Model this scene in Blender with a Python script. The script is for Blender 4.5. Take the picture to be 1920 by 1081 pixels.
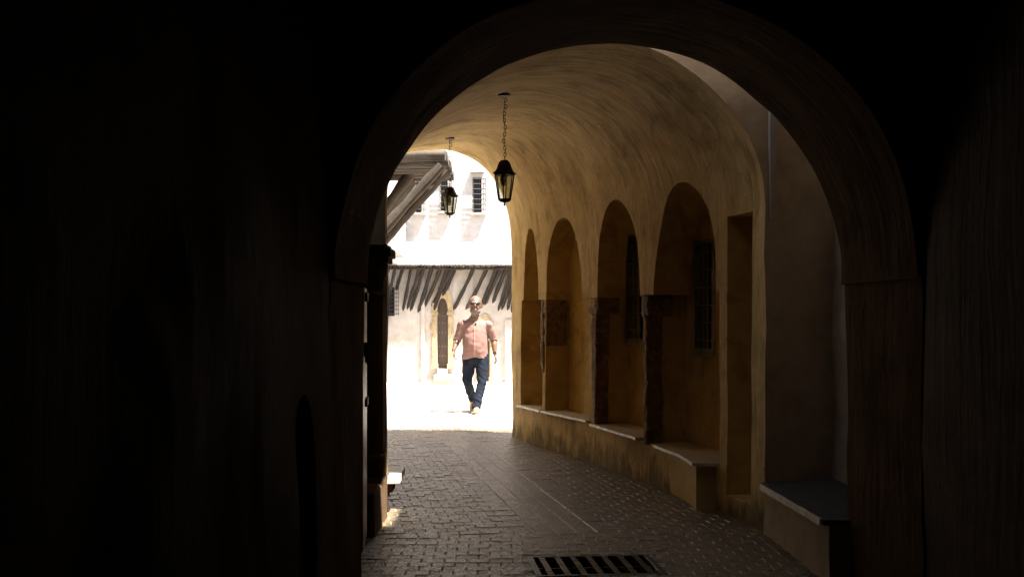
import bpy, bmesh, math, random
from mathutils import Vector, Matrix, noise
random.seed(7)
S = bpy.context.scene
for o in list(bpy.data.objects): bpy.data.objects.remove(o)
C = S.collection

# ---------------------------------------------------------------- camera
F = 2133.0; HOR = 592.0; CAMH = 1.4
cd = bpy.data.cameras.new('camera'); cam = bpy.data.objects.new('camera', cd); C.objects.link(cam)
cam.location = (0, 0, CAMH); cam.rotation_euler = (math.radians(90), 0, 0)
cd.sensor_width = 36; cd.lens = 40; cd.shift_y = (HOR - 540.5) / 1920; cd.clip_end = 500; cd.clip_start = 0.05
S.camera = cam
S.render.resolution_x = 1024; S.render.resolution_y = 576

# ---------------------------------------------------------------- light
SD = Vector((-0.38, 0.205, -1.0)).normalized()          # direction sunlight travels
w = bpy.data.worlds.new('World'); S.world = w; w.use_nodes = True
wn = w.node_tree.nodes; wl = w.node_tree.links
sky = wn.new('ShaderNodeTexSky'); sky.sky_type = 'NISHITA'; sky.sun_disc = False
sky.sun_elevation = math.asin(-SD.z); sky.sun_rotation = math.atan2(-SD.x, -SD.y)
bg = wn['Background']; wl.new(sky.outputs[0], bg.inputs[0]); bg.inputs[1].default_value = 0.09
sl = bpy.data.lights.new('sun', 'SUN'); sl.energy = 5.0; sl.angle = math.radians(0.5); sl.color = (1.0, 0.95, 0.87)
so = bpy.data.objects.new('sun', sl); C.objects.link(so); so.rotation_euler = SD.to_track_quat('-Z', 'Y').to_euler()
S.view_settings.view_transform = 'Standard'; S.view_settings.look = 'None'
S.view_settings.exposure = 2.85; S.view_settings.gamma = 1.0
S.render.engine = 'CYCLES'
S.cycles.max_bounces = 14; S.cycles.diffuse_bounces = 12; S.cycles.glossy_bounces = 6

# ---------------------------------------------------------------- helpers
def X(px, z): return (px - 960) / F * z
def H(py, z): return CAMH - (py - HOR) / F * z

def tag(o, label=None, cat=None, group=None, kind=None):
    if label: o['label'] = label
    if cat: o['category'] = cat
    if group: o['group'] = group
    if kind: o['kind'] = kind
    return o

def empty(name, loc=(0, 0, 0), label=None, cat=None, group=None):
    o = bpy.data.objects.new(name, None); C.objects.link(o); o.location = loc; o.empty_display_size = .1
    return tag(o, label, cat, group)

def link(name, me, mat, parent=None, world=True):
    o = bpy.data.objects.new(name, me); C.objects.link(o)
    if mat and not me.materials: me.materials.append(mat)
    if parent:
        o.parent = parent
        if world:
            o.matrix_parent_inverse = Matrix.Translation(parent.location).inverted() if parent.type == 'EMPTY' else Matrix()
    return o

class MB:
    def __init__(s): s.v = []; s.f = []; s.uv = {}
    def quadbox(s, x0, x1, y0, y1, z0, z1, M=None, jit=0):
        b = len(s.v)
        for z in (z0, z1):
            for (x, y) in ((x0, y0), (x1, y0), (x1, y1), (x0, y1)):
                p = Vector((x + random.uniform(-jit, jit), y + random.uniform(-jit, jit), z + random.uniform(-jit, jit)))
                s.v.append(M @ p if M else p)
        for q in ((3, 2, 1, 0), (4, 5, 6, 7), (0, 1, 5, 4), (1, 2, 6, 5), (2, 3, 7, 6), (3, 0, 4, 7)):
            s.f.append([b + i for i in q])
        return s
    def prism(s, poly, h0, h1):                       # poly: (x,y) list, ccw
        b = len(s.v); n = len(poly)
        for h in (h0, h1):
            for p in poly: s.v.append(Vector((p[0], p[1], h)))
        s.f.append([b + i for i in reversed(range(n))]); s.f.append([b + n + i for i in range(n)])
        for i in range(n): j = (i + 1) % n; s.f.append([b + i, b + j, b + n + j, b + n + i])
        return s
    def tube(s, pts, rad, n=10, cap=True, wob=0, up=None, closed=False):
        pts = [Vector(p) for p in pts]; m = len(pts); b = len(s.v)
        if not isinstance(rad, (list, tuple)): rad = [rad] * m
        ref = Vector(up) if up else None
        prev = None
        for i, p in enumerate(pts):
            if closed: t = (pts[(i + 1) % m] - pts[i - 1])
            else: t = (pts[min(i + 1, m - 1)] - pts[max(i - 1, 0)])
            t.normalize()
            if ref is None:
                ref = Vector((1, 0, 0)) if abs(t.x) < .8 else Vector((0, 1, 0))
            a = ref - t * ref.dot(t)
            if a.length < 1e-5: a = prev - t * prev.dot(t)
            a.normalize(); c = t.cross(a); prev = a
            if not up: ref = a
            r = rad[i]; ra, rb = r if isinstance(r, (list, tuple)) else (r, r)
            for k in range(n):
                an = 2 * math.pi * k / n
                q = 1 + (wob * noise.noise(Vector((p.x * 7 + math.cos(an), p.y * 7 + math.sin(an), p.z * 7 + i))) if wob else 0)
                s.v.append(p + a * math.cos(an) * ra * q + c * math.sin(an) * rb * q)
        for i in range(m if closed else m - 1):
            i2 = (i + 1) % m
            for k in range(n):
                k2 = (k + 1) % n
                s.f.append([b + i * n + k, b + i * n + k2, b + i2 * n + k2, b + i2 * n + k])
        if cap and not closed:
            s.f.append([b + k for k in reversed(range(n))]); s.f.append([b + (m - 1) * n + k for k in range(n)])
        return s
    def lathe(s, prof, cx, cy, n=16, z0=0, rot=0):       # prof: (r,h)
        b = len(s.v); m = len(prof)
        for r, h in prof:
            for k in range(n):
                an = 2 * math.pi * k / n + rot
                s.v.append(Vector((cx + r * math.cos(an), cy + r * math.sin(an), z0 + h)))
        for i in range(m - 1):
            for k in range(n):
                k2 = (k + 1) % n
                s.f.append([b + i * n + k, b + i * n + k2, b + (i + 1) * n + k2, b + (i + 1) * n + k])
        s.f.append([b + k for k in reversed(range(n))]); s.f.append([b + (m - 1) * n + k for k in range(n)])
        return s
    def ball(s, c, r, n=14, m=10, rot=None):
        b = len(s.v); c = Vector(c)
        for i in range(m + 1):
            th = math.pi * i / m
            for k in range(n):
                ph = 2 * math.pi * k / n
                p = Vector((r[0] * math.sin(th) * math.cos(ph), r[1] * math.sin(th) * math.sin(ph), r[2] * math.cos(th)))
                if rot: p = rot @ p
                s.v.append(c + p)
        for i in range(m):
            for k in range(n):
                k2 = (k + 1) % n
                s.f.append([b + i * n + k, b + (i + 1) * n + k, b + (i + 1) * n + k2, b + i * n + k2])
        return s
    def mesh(s, name, smooth=False, ang=None):
        me = bpy.data.meshes.new(name); me.from_pydata([tuple(v) for v in s.v], [], s.f); me.validate(); me.update()
        bm = bmesh.new(); bm.from_mesh(me); bmesh.ops.remove_doubles(bm, verts=bm.verts, dist=1e-6)
        bmesh.ops.recalc_face_normals(bm, faces=bm.faces); bm.to_mesh(me); bm.free()
        if smooth or ang is not None:
            me.shade_smooth()
            if ang is not None: me.set_sharp_from_angle(angle=math.radians(ang))
        return me
    def build(s, name, mat, parent=None, smooth=False, ang=None, bevel=0):
        o = link(name, s.mesh(name, smooth, ang), mat, parent)
        if bevel:
            apply_mod(o, 'BEVEL', width=bevel, segments=2, limit_method='ANGLE', angle_limit=.6)
        return o

def apply_mod(o, typ, **kw):
    m = o.modifiers.new('m', typ)
    for k, v in kw.items(): setattr(m, k, v)
    bpy.context.view_layer.update()
    dg = bpy.context.evaluated_depsgraph_get()
    me = bpy.data.meshes.new_from_object(o.evaluated_get(dg), preserve_all_data_layers=True, depsgraph=dg)
    o.modifiers.clear(); old = o.data; o.data = me
    me.name = old.name
    return o

def cut(o, cutters, ang=32):
    """boolean difference with a list of MB cutters, joined one after another"""
    for c in cutters:
        co = bpy.data.objects.new('cutter', c.mesh('cutter')); C.objects.link(co)
        apply_mod(o, 'BOOLEAN', operation='DIFFERENCE', object=co, solver='EXACT')
        bpy.data.objects.remove(co)
    o.data.shade_smooth(); o.data.set_sharp_from_angle(angle=math.radians(ang))

# ---------------------------------------------------------------- materials
def newmat(name):
    m = bpy.data.materials.new(name); m.use_nodes = True
    nt = m.node_tree; b = nt.nodes['Principled BSDF']
    return m, nt, nt.nodes, nt.links, b
def ramp(nt, fac, stops, links):
    r = nt.nodes.new('ShaderNodeValToRGB'); e = r.color_ramp.elements
    while len(e) < len(stops): e.new(.5)
    for el, (p, c) in zip(e, stops): el.position = p; el.color = (*c, 1) if len(c) == 3 else c
    links.new(fac, r.inputs[0]); return r
def noise_node(nt, links, vec, scale, detail=6, rough=.6, dist=0):
    n = nt.nodes.new('ShaderNodeTexNoise'); n.inputs['Scale'].default_value = scale; n.inputs['Detail'].default_value = detail
    n.inputs['Roughness'].default_value = rough; n.inputs['Distortion'].default_value = dist
    if vec: links.new(vec, n.inputs['Vector'])
    return n
def mapping(nt, links, vec, sc):
    m = nt.nodes.new('ShaderNodeMapping'); m.inputs['Scale'].default_value = sc; links.new(vec, m.inputs['Vector']); return m.outputs[0]
def mixc(nt, links, fac, a, b, mode='MIX'):
    m = nt.nodes.new('ShaderNodeMix'); m.data_type = 'RGBA'; m.blend_type = mode
    for i, v in ((0, fac), (6, a), (7, b)):
        if isinstance(v, (int, float)): m.inputs[i].default_value = v
        elif isinstance(v, tuple): m.inputs[i].default_value = (*v, 1)
        else: links.new(v, m.inputs[i])
    return m.outputs[2]
def bump(nt, links, h, strength, dist, prev=None):
    b = nt.nodes.new('ShaderNodeBump'); b.inputs['Strength'].default_value = strength; b.inputs['Distance'].default_value = dist
    links.new(h, b.inputs['Height'])
    if prev: links.new(prev, b.inputs['Normal'])
    return b.outputs[0]

def plaster(name, c0, c1, c2, rough=.85, uvstreak=None, zstreak=None, bstr=.6, stain=None, spec=.3, peel=None):
    m, nt, N, L, b = newmat(name)
    geo = N.new('ShaderNodeNewGeometry'); P = geo.outputs['Position']
    n1 = noise_node(nt, L, P, 1.3, 8, .62, .4); n2 = noise_node(nt, L, P, 6.5, 8, .65)
    r1 = ramp(nt, n1.outputs[0], [(.3, c0), (.52, c1), (.72, c2)], L)
    r2 = ramp(nt, n2.outputs[0], [(.3, (.72, .70, .66)), (.6, (1, 1, 1))], L)
    col = mixc(nt, L, .75, r1.outputs[0], r2.outputs[0], 'MULTIPLY')
    nrm = None
    if uvstreak:
        uv = N.new('ShaderNodeUVMap'); uv.uv_map = 'UVMap'
        s1 = noise_node(nt, L, mapping(nt, L, uv.outputs[0], (7, .9, 1)), 1.6, 8, .62, .8)
        s2 = noise_node(nt, L, mapping(nt, L, uv.outputs[0], (17, 2.2, 1)), 1.3, 5, .6, .8)
        rr = ramp(nt, s1.outputs[0], [(.32, (.62, .56, .48)), (.5, (.95, .93, .9)), (.68, (1.0, 1.0, 1.0))], L)
        mk = noise_node(nt, L, P, .9, 3, .5); mr = N.new('ShaderNodeMapRange'); L.new(mk.outputs[0], mr.inputs[0]); mr.inputs[1].default_value = .35; mr.inputs[2].default_value = .62; mr.inputs[3].default_value = .15; mr.inputs[4].default_value = uvstreak
        col = mixc(nt, L, mr.outputs[0], col, rr.outputs[0], 'MULTIPLY')
        cr = N.new('ShaderNodeTexVoronoi'); cr.feature = 'DISTANCE_TO_EDGE'; cr.inputs['Scale'].default_value = .8; cw = noise_node(nt, L, P, 2.5, 6, .7); L.new(mixc(nt, L, .5, P, cw.outputs['Color'], 'ADD'), cr.inputs['Vector'])
        crr = ramp(nt, cr.outputs[0], [(.0, (.45, .4, .35)), (.006, (1, 1, 1))], L); col = mixc(nt, L, .55, col, crr.outputs[0], 'MULTIPLY')
        pt = noise_node(nt, L, P, 2.6, 5, .5, 1.0); pr_ = ramp(nt, pt.outputs[0], [(.36, (.72, .68, .60)), (.44, (1, 1, 1)), (.60, (1, 1, 1)), (.66, (1.0, .93, .84))], L); col = mixc(nt, L, .8, col, pr_.outputs[0], 'MULTIPLY')
        nrm = bump(nt, L, s1.outputs[0], .5, .035, nrm)
        nrm = bump(nt, L, s2.outputs[0], .2, .010, nrm)
    if zstreak:
        s1 = noise_node(nt, L, mapping(nt, L, P, (9, 9, .7)), 1.4, 8, .65, .5)
        rr = ramp(nt, s1.outputs[0], [(.3, (.35, .3, .26)), (.5, (.8, .77, .72)), (.66, (1, 1, 1))], L)
        col = mixc(nt, L, zstreak, col, rr.outputs[0], 'MULTIPLY')
        nrm = bump(nt, L, s1.outputs[0], .7, .02, nrm)
    if stain:                                           # damp tide mark and moss along the foot of the wall
        sep = N.new('ShaderNodeSeparateXYZ'); L.new(P, sep.inputs[0])
        sn = noise_node(nt, L, mapping(nt, L, P, (3.5, 3.5, 1.2)), 1.5, 8, .7)
        ma = N.new('ShaderNodeMath'); ma.operation = 'MULTIPLY_ADD'; L.new(sn.outputs[0], ma.inputs[0]); ma.inputs[1].default_value = -1.0; L.new(sep.outputs[2], ma.inputs[2])
        rs = ramp(nt, ma.outputs[0], [(0.0, (1, 1, 1)), (.07, (0, 0, 0))], L); rs.color_ramp.elements[0].position = 0
        mm = N.new('ShaderNodeMapRange'); L.new(ma.outputs[0], mm.inputs[0]); mm.inputs[1].default_value = -.48; mm.inputs[2].default_value = -.30; mm.inputs[3].default_value = .8; mm.inputs[4].default_value = 0
        col = mixc(nt, L, mm.outputs[0], col, stain)
    if peel:
        pn = noise_node(nt, L, P, 1.7, 6, .55, .6)
        pr = ramp(nt, pn.outputs[0], [(.66, (0, 0, 0)), (.675, (1, 1, 1))], L)
        col = mixc(nt, L, pr.outputs[0], col, peel)
    L.new(col, b.inputs['Base Color'])
    g = noise_node(nt, L, P, 60, 5, .7); nrm = bump(nt, L, n2.outputs[0], bstr * .6, .02, nrm); nrm = bump(nt, L, g.outputs[0], bstr * .5, .004, nrm)
    L.new(nrm, b.inputs['Normal']); b.inputs['Roughness'].default_value = rough
    b.inputs['Specular IOR Level'].default_value = spec
    return m

M = {}
M['vault'] = plaster('ochre_plaster', (.48, .34, .13), (.66, .485, .21), (.76, .59, .29), .8, uvstreak=.8, stain=(.10, .075, .035), spec=.12)
M['niche'] = plaster('ochre_render', (.50, .36, .14), (.60, .45, .19), (.66, .52, .25), .8, spec=.12)
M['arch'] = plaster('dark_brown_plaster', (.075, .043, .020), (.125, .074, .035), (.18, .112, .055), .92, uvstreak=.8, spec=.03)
M['near'] = plaster('dark_streaked_plaster', (.055, .032, .017), (.105, .064, .036), (.18, .115, .066), .8, zstreak=.6, spec=.12)  # dark brown tone with vertical streaks
M['recess'] = plaster('grey_brown_plaster', (.42, .34, .25), (.52, .43, .33), (.60, .52, .42), .95, spec=.1, peel=(.5, .5, .5))
M['white'] = plaster('white_limewash', (.43, .40, .375), (.47, .44, .415), (.51, .485, .46), .9, bstr=.3)
M['cream'] = plaster('cream_limewash', (.40, .36, .32), (.46, .42, .38), (.52, .48, .44), .9, bstr=.3)
M['ochre_out'] = plaster('yellow_limewash', (.55, .42, .24), (.66, .52, .30), (.72, .60, .38), .9, bstr=.3)

M['spandrel'] = plaster('brown_plaster', (.46, .34, .21), (.58, .45, .30), (.66, .54, .38), .9, spec=.08)

def rough_stone():
    m, nt, N, L, b = newmat('rough_brown_stone')
    P = N.new('ShaderNodeNewGeometry').outputs['Position']
    n = noise_node(nt, L, P, 14, 8, .75, .5)
    r = ramp(nt, n.outputs[0], [(.3, (.10, .06, .03)), (.5, (.28, .17, .08)), (.7, (.50, .34, .18))], L)
    L.new(r.outputs[0], b.inputs['Base Color']); b.inputs['Roughness'].default_value = .8
    v = N.new('ShaderNodeTexVoronoi'); v.inputs['Scale'].default_value = 30; L.new(P, v.inputs['Vector'])
    nn = bump(nt, L, v.outputs[0], .7, .02); nn = bump(nt, L, n.outputs[0], 1, .05, nn); L.new(nn, b.inputs['Normal'])
    return m
M['stone'] = rough_stone()

def simple(name, c, rough=.6, metal=0, var=.25, scale=12, bs=.3, bd=.005, spec=.5, stretch=(1, 1, 1)):
    m, nt, N, L, b = newmat(name)
    tc = N.new('ShaderNodeTexCoord'); P = mapping(nt, L, tc.outputs['Object'], stretch)
    n = noise_node(nt, L, P, scale, 7, .65)
    lo = tuple(x * (1 - var) for x in c); hi = tuple(min(1, x * (1 + var)) for x in c)
    r = ramp(nt, n.outputs[0], [(.3, lo), (.7, hi)], L); L.new(r.outputs[0], b.inputs['Base Color'])
    b.inputs['Roughness'].default_value = rough; b.inputs['Metallic'].default_value = metal; b.inputs['Specular IOR Level'].default_value = spec
    L.new(bump(nt, L, n.outputs[0], bs, bd), b.inputs['Normal'])
    return m
M['slab'] = simple('worn_marble_slab', (.60, .55, .46), .35, var=.2, scale=5, bs=.5, bd=.01)
M['dslab'] = simple('dark_slate_slab', (.04, .038, .034), .75, var=.3, scale=9, bs=.3, bd=.01, spec=.15)
M['iron'] = simple('black_iron', (.02, .017, .015), .65, 0, .4, 30, .5, .003)
M['castiron'] = simple('worn_cast_iron', (.09, .08, .065), .42, .6, .6, 22, .8, .006)
M['frame'] = simple('dark_window_metal', (.45, .42, .36), .3, .7, .3, 14, .2, .002)
M['void'] = simple('dark_interior', (.012, .010, .009), .9, bs=0)
M['bulb'] = simple('dim_bulb', (.25, .24, .2), .3)
def logmat(name, c):
    m, nt, N, L, b = newmat(name)
    at = N.new('ShaderNodeAttribute'); at.attribute_name = 'tone'
    n = noise_node(nt, L, N.new('ShaderNodeNewGeometry').outputs['Position'], 9, 7, .7)
    r = ramp(nt, n.outputs[0], [(.3, tuple(x * .6 for x in c)), (.7, tuple(x * 1.4 for x in c))], L)
    L.new(mixc(nt, L, 1, r.outputs[0], at.outputs['Color'], 'MULTIPLY'), b.inputs['Base Color']); b.inputs['Roughness'].default_value = .85
    L.new(bump(nt, L, n.outputs[0], .5, .01), b.inputs['Normal']); return m
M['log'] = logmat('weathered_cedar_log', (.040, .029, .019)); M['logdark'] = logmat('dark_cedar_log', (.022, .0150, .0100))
M['mortar'] = simple('grey_mortar', (.42, .39, .34), .9, 0, .3, 14, .9, .02)
M['door'] = simple('dark_wood_door', (.075, .05, .035), .6, 0, .4, 6, .4, .006, .4, (12, 12, 1))
M['doorleaf'] = simple('ochre_wood_leaf', (.30, .20, .11), .38, 0, .4, 5, .3, .004, .7, (14, 14, .8))
M['limestone'] = simple('yellow_limestone', (.34, .26, .15), .8, 0, .35, 9, .8, .02)
M['paledoor'] = simple('grey_stone_jamb', (.42, .39, .35), .8)
M['skin'] = simple('skin', (.115, .056, .032), .5, 0, .12, 20, .1, .002)
M['shirt'] = simple('pink_linen_shirt', (.17, .098, .083), .85, 0, .1, 60, .3, .002, .2)
M['shirtdark'] = simple('shirt_placket', (.26, .13, .105), .85, 0, .1, 60, .2, .002, .2)
M['jeans'] = simple('navy_denim', (.0055, .008, .015), .85, 0, .4, 9, .4, .004, .15)
M['shoe'] = simple('tan_suede', (.36, .21, .09), .75, 0, .15, 30, .2, .002)
M['sole'] = simple('rubber_sole', (.35, .30, .24), .7)
M['beard'] = simple('grey_beard', (.10, .083, .072), .8, 0, .2, 90, .7, .004)
M['hair'] = simple('white_stubble', (.22, .19, .165), .8, 0, .15, 90, .7, .004)
M['lens'] = simple('black_lens', (.012, .014, .014), .12)
M['lips'] = simple('lips', (.36, .13, .10), .5)
M['buttons'] = simple('brown_buttons', (.13, .08, .06), .4)
M['weed'] = simple('black_chain', (.02, .018, .015), .6)

def glassmat():
    m, nt, N, L, b = newmat('dusty_lantern_glass')
    g = N.new('ShaderNodeBsdfTransparent'); g.inputs[0].default_value = (.97, .98, .93, 1)
    n = noise_node(nt, L, N.new('ShaderNodeNewGeometry').outputs['Position'], 22, 4)
    b.inputs['Base Color'].default_value = (.60, .62, .52, 1); b.inputs['Roughness'].default_value = .25
    b.inputs['Transmission Weight'].default_value = 0
    tr = N.new('ShaderNodeBsdfTranslucent'); tr.inputs[0].default_value = (.72, .72, .50, 1)
    ms0 = N.new('ShaderNodeMixShader'); ms0.inputs[0].default_value = .5; L.new(b.outputs[0], ms0.inputs[1]); L.new(tr.outputs[0], ms0.inputs[2])
    ms = N.new('ShaderNodeMixShader'); r = ramp(nt, n.outputs[0], [(.3, (.10,) * 3), (.7, (.30,) * 3)], L)
    L.new(r.outputs[0], ms.inputs[0]); L.new(g.outputs[0], ms.inputs[1]); L.new(ms0.outputs[0], ms.inputs[2])
    L.new(ms.outputs[0], N['Material Output'].inputs[0]); return m
M['glass'] = glassmat()

def paver():
    m, nt, N, L, b = newmat('worn_stone_pavers')
    geo = N.new('ShaderNodeNewGeometry'); P = geo.outputs['Position']
    n1 = noise_node(nt, L, P, 2.2, 7, .6, .3); n2 = noise_node(nt, L, P, 36, 7, .75, .4); n3 = noise_node(nt, L, P, 110, 4, .6)
    at = N.new('ShaderNodeAttribute'); at.attribute_name = 'tone'
    r1 = ramp(nt, n1.outputs[0], [(.3, (.12, .085, .045)), (.7, (.25, .185, .105))], L)
    r2 = ramp(nt, n2.outputs[0], [(.33, (.42, .40, .38)), (.58, (1, 1, 1))], L)
    col = mixc(nt, L, 1.0, r1.outputs[0], r2.outputs[0], 'MULTIPLY')
    col = mixc(nt, L, .6, col, at.outputs['Color'], 'MULTIPLY')
    L.new(col, b.inputs['Base Color'])
    rr = N.new('ShaderNodeMapRange'); L.new(n2.outputs[0], rr.inputs[0]); rr.inputs[1].default_value = .3; rr.inputs[2].default_value = .7; rr.inputs[3].default_value = .16; rr.inputs[4].default_value = .46
    L.new(rr.outputs[0], b.inputs['Roughness']); b.inputs['Specular IOR Level'].default_value = .55
    nn = bump(nt, L, n2.outputs[0], .9, .013); nn = bump(nt, L, n3.outputs[0], .4, .002, nn); L.new(nn, b.inputs['Normal'])
    return m
M['paver'] = paver()
def groundmat():
    m, nt, N, L, b = newmat('street_paving')
    geo = N.new('ShaderNodeNewGeometry'); P = geo.outputs['Position']
    mp = N.new('ShaderNodeMapping'); L.new(P, mp.inputs[0]); mp.inputs['Rotation'].default_value = (0, 0, -.17)
    br = N.new('ShaderNodeTexBrick'); L.new(mp.outputs[0], br.inputs['Vector']); br.inputs['Scale'].default_value = 1
    br.inputs['Brick Width'].default_value = .26; br.inputs['Row Height'].default_value = .2; br.inputs['Mortar Size'].default_value = .012
    br.inputs['Color1'].default_value = (.54, .50, .44, 1); br.inputs['Color2'].default_value = (.42, .39, .36, 1); br.inputs['Mortar'].default_value = (.14, .12, .10, 1)
    n = noise_node(nt, L, P, 5, 7, .65); r = ramp(nt, n.outputs[0], [(.3, (.75, .74, .72)), (.6, (1, 1, 1))], L)
    L.new(mixc(nt, L, .8, br.outputs[0], r.outputs[0], 'MULTIPLY'), b.inputs['Base Color']); b.inputs['Roughness'].default_value = .75
    L.new(bump(nt, L, br.outputs['Fac'], -.5, .01), b.inputs['Normal']); return m
M['ground'] = groundmat()

# ---------------------------------------------------------------- ground
GA = math.radians(5.5)                                  # grate rotation
GM = Matrix.Translation((0.465, 6.40, 0)) @ Matrix.Rotation(GA, 4, 'Z')
gw, gd = .36, .255
hole = [GM @ Vector((sx * gw, sy * gd, 0)) for sx, sy in ((-1, -1), (1, -1), (1, 1), (-1, 1))]
mb = MB()
big = [(-60, -30), (60, -30), (60, 120), (-60, 120)]
Z0 = -.0042
for p in big: mb.v.append(Vector((p[0], p[1], Z0)))
for p in hole: mb.v.append(Vector((p.x, p.y, Z0)))
for i in range(4): mb.f.append([i, (i + 1) % 4, 4 + (i + 1) % 4, 4 + i])
g = mb.build('ground', M['ground']); tag(g, kind='structure')
# one pit under the grate
pit = MB()
b4 = [Vector((p.x, p.y, Z0)) for p in hole] + [Vector((p.x, p.y, -.5)) for p in hole]
pit.v = b4; pit.f = [[0, 4, 5, 1], [1, 5, 6, 2], [2, 6, 7, 3], [3, 7, 4, 0], [4, 7, 6, 5]]

def in_hole(x, y, mx=.03, my=.03):
    q = GM.inverted() @ Vector((x, y, 0)); return abs(q.x) < gw + mx and abs(q.y) < gd + my
def pavers():
    V = []; Fc = []; T = []
    def block(M_, x0, x1, y0, y1, bv=.0042, gap=.0017, up=0):
        cx, cy = (x0 + x1) / 2, (y0 + y1) / 2; wc = M_ @ Vector((cx, cy, 0))
        tz = random.gauss(0, .0011); ax = random.gauss(0, .007); ay = random.gauss(0, .007) * min(1, .105 / (y1 - y0))
        if abs(x1 - x0 - .132) < .001: ax *= .3; ay *= .3; tz *= .4
        if up: ax = ay = tz = 0
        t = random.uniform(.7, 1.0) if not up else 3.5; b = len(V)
        if not up: gap = random.uniform(.0022, .0052); bv = random.uniform(.0015, .0035)
        x0 += gap; x1 -= gap; y0 += gap * .25; y1 -= gap * .25
        for (i, h) in ((0, -.013), (0, -.003), (bv, 0)):
            for (x, y) in ((x0 + i, y0 + i), (x1 - i, y0 + i), (x1 - i, y1 - i), (x0 + i, y1 - i)):
                p = M_ @ Vector((x + random.uniform(-.0012, .0012), y + random.uniform(-.0012, .0012), 0)); V.append((p.x, p.y, h + (0 if h < -.01 else up + tz + ax * (x - cx) + ay * (y - cy))))
                T.append(t)
        for l in (0, 4):
            for k in range(4): Fc.append([b + l + k, b + l + (k + 1) % 4, b + l + 4 + (k + 1) % 4, b + l + 4 + k])
        Fc.append([b + 8, b + 9, b + 10, b + 11])
    YS = 7.26
    # far field, laid along the passage axis
    MA = Matrix.Translation((0.0, 7.26, 0)) @ Matrix.Rotation(math.atan(.1735), 4, 'Z')
    bw, bd = .137, .105
    strip0 = .17; strips = [strip0 + k * .132 for k in range(4)]
    nrow = int(9.8 / bd)
    for r in range(-8, nrow):
        y0 = r * bd; off = (r % 2) * bw / 2 + .011
        for c in range(-22, 20):
            x0 = strips[3] + off + c * bw if c >= 0 else strips[0] - off + (c + 0) * bw
            x1 = x0 + bw
            if c >= 0 and x0 < strips[3]: x0 = strips[3]
            if c == 0: x0 = strips[3]
            if c < 0 and x1 > strips[0]: x1 = strips[0]
            if c == -1: x1 = strips[0]
            w_ = MA @ Vector(((x0 + x1) / 2, y0 + bd / 2, 0))
            if w_.y < YS + .03 or x1 - x0 < .02: continue
            if not (-2.6 < w_.x < 2.2): continue
            if w_.x > 1.75 or w_.y > 14.2: continue
            block(MA, x0, x1, y0, y0 + bd)
    for k in range(3):                                  # long kerb-like strips with continuous joints
        y = -.01
        while y < 6.9:
            l = random.uniform(.16, .30); c = MA @ Vector((strips[k], y + .03, 0))
            block(MA, strips[k], strips[k + 1], y, y + l, gap=.0015)
            y += l
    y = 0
    while y < 5.2:                                      # narrow raised strip, toned pale to paint the glint along one joint
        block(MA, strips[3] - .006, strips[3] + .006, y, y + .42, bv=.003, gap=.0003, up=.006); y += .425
    # near field
    MN = Matrix.Translation((-.9, 0, 0)) @ Matrix.Rotation(0.012, 4, 'Z')
    r = 0; y0 = 4.3
    while y0 + .103 < YS + .03:
        off = (r % 2) * .0655
        for c in range(-3, 24):
            x0 = off + c * .131; w_ = MN @ Vector((x0 + .0655, y0 + .05, 0))
            x1 = x0 + .131
            if w_.x < -1.15 or w_.x > 2.3: continue
            q = GM.inverted() @ w_
            if abs(q.x) < gw + .02 and abs(q.y) < gd + .02: continue
            block(MN, x0, x1, y0, y0 + .103)
        y0 += .103; r += 1
    me = bpy.data.meshes.new('paving'); me.from_pydata(V, [], Fc); me.update()
    a = me.color_attributes.new('tone', 'FLOAT_COLOR', 'POINT')
    for i, t in enumerate(T): a.data[i].color = (t, t * .985, t * .96, 1)
    o = link('paving', me, M['paver']); tag(o, kind='structure')
pavers()

# drain grate
def grate():
    r = empty('drain_grate', (0.465, 6.40, 0), 'rectangular cast iron drain grate with slanted bars set in the paving', 'drain grate')
    f = MB()
    o, i_ = .0, .035
    f.quadbox(-gw, gw, -gd, -gd + .03, -.05, .004, GM); f.quadbox(-gw, gw, gd - .03, gd, -.05, .004, GM)
    f.quadbox(-gw, -gw + .035, -gd + .03, gd - .03, -.05, .006, GM); f.quadbox(gw - .035, gw, -gd + .03, gd - .03, -.05, .006, GM)
    f.build('frame', M['castiron'], r, bevel=.003)
    n = 7
    for k in range(n):
        x = -gw + .085 + k * (2 * gw - .17) / (n - 1)
        b = MB()
        m = 12
        for q in range(m):
            y0 = -gd + .032 + q * (2 * gd - .064) / m; y1 = y0 + (2 * gd - .064) / m
            dx = random.uniform(-.0015, .0015)
            b.quadbox(x - .017 + dx, x + .017 + dx, y0, y1, -.03, .004 + random.uniform(-.002, .001), GM)
        b.build('bar', M['castiron'], r)
    MB().quadbox(-gw + .04, gw - .04, -.006, .006, -.028, -.012, GM).build('cross_rod', M['castiron'], r)
    pit.build('pit', M['void'], r)
grate()

# ---------------------------------------------------------------- vaulted passage
def interp(tab, s):
    n = len(tab) - 1; f = max(0, min(n - 1e-9, s)); i = int(f); t = f - i
    def g(k): return tab[max(0, min(n, k))]
    p0, p1, p2, p3 = g(i - 1), g(i), g(i + 1), g(i + 2)
    return .5 * ((2 * p1) + (-p0 + p2) * t + (2 * p0 - 5 * p1 + 4 * p2 - p3) * t * t + (-p0 + 3 * p1 - 3 * p2 + p3) * t ** 3)
RZ = [7.30, 7.60, 8.17, 8.60, 9.10, 9.55, 10.05, 10.48, 10.90, 11.44, 12.09, 12.70, 13.25]
RX = [1.62, 1.60, 1.49, 1.375, 1.235, 1.11, .975, .86, .755, .575, .325, .13, .0]
LX = [-.88, -.92, -1.0, -1.08, -1.18, -1.28, -1.4, -1.5, -1.6, -1.72, -1.9, -2.05, -2.2]
NK = len(RZ) - 1
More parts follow.
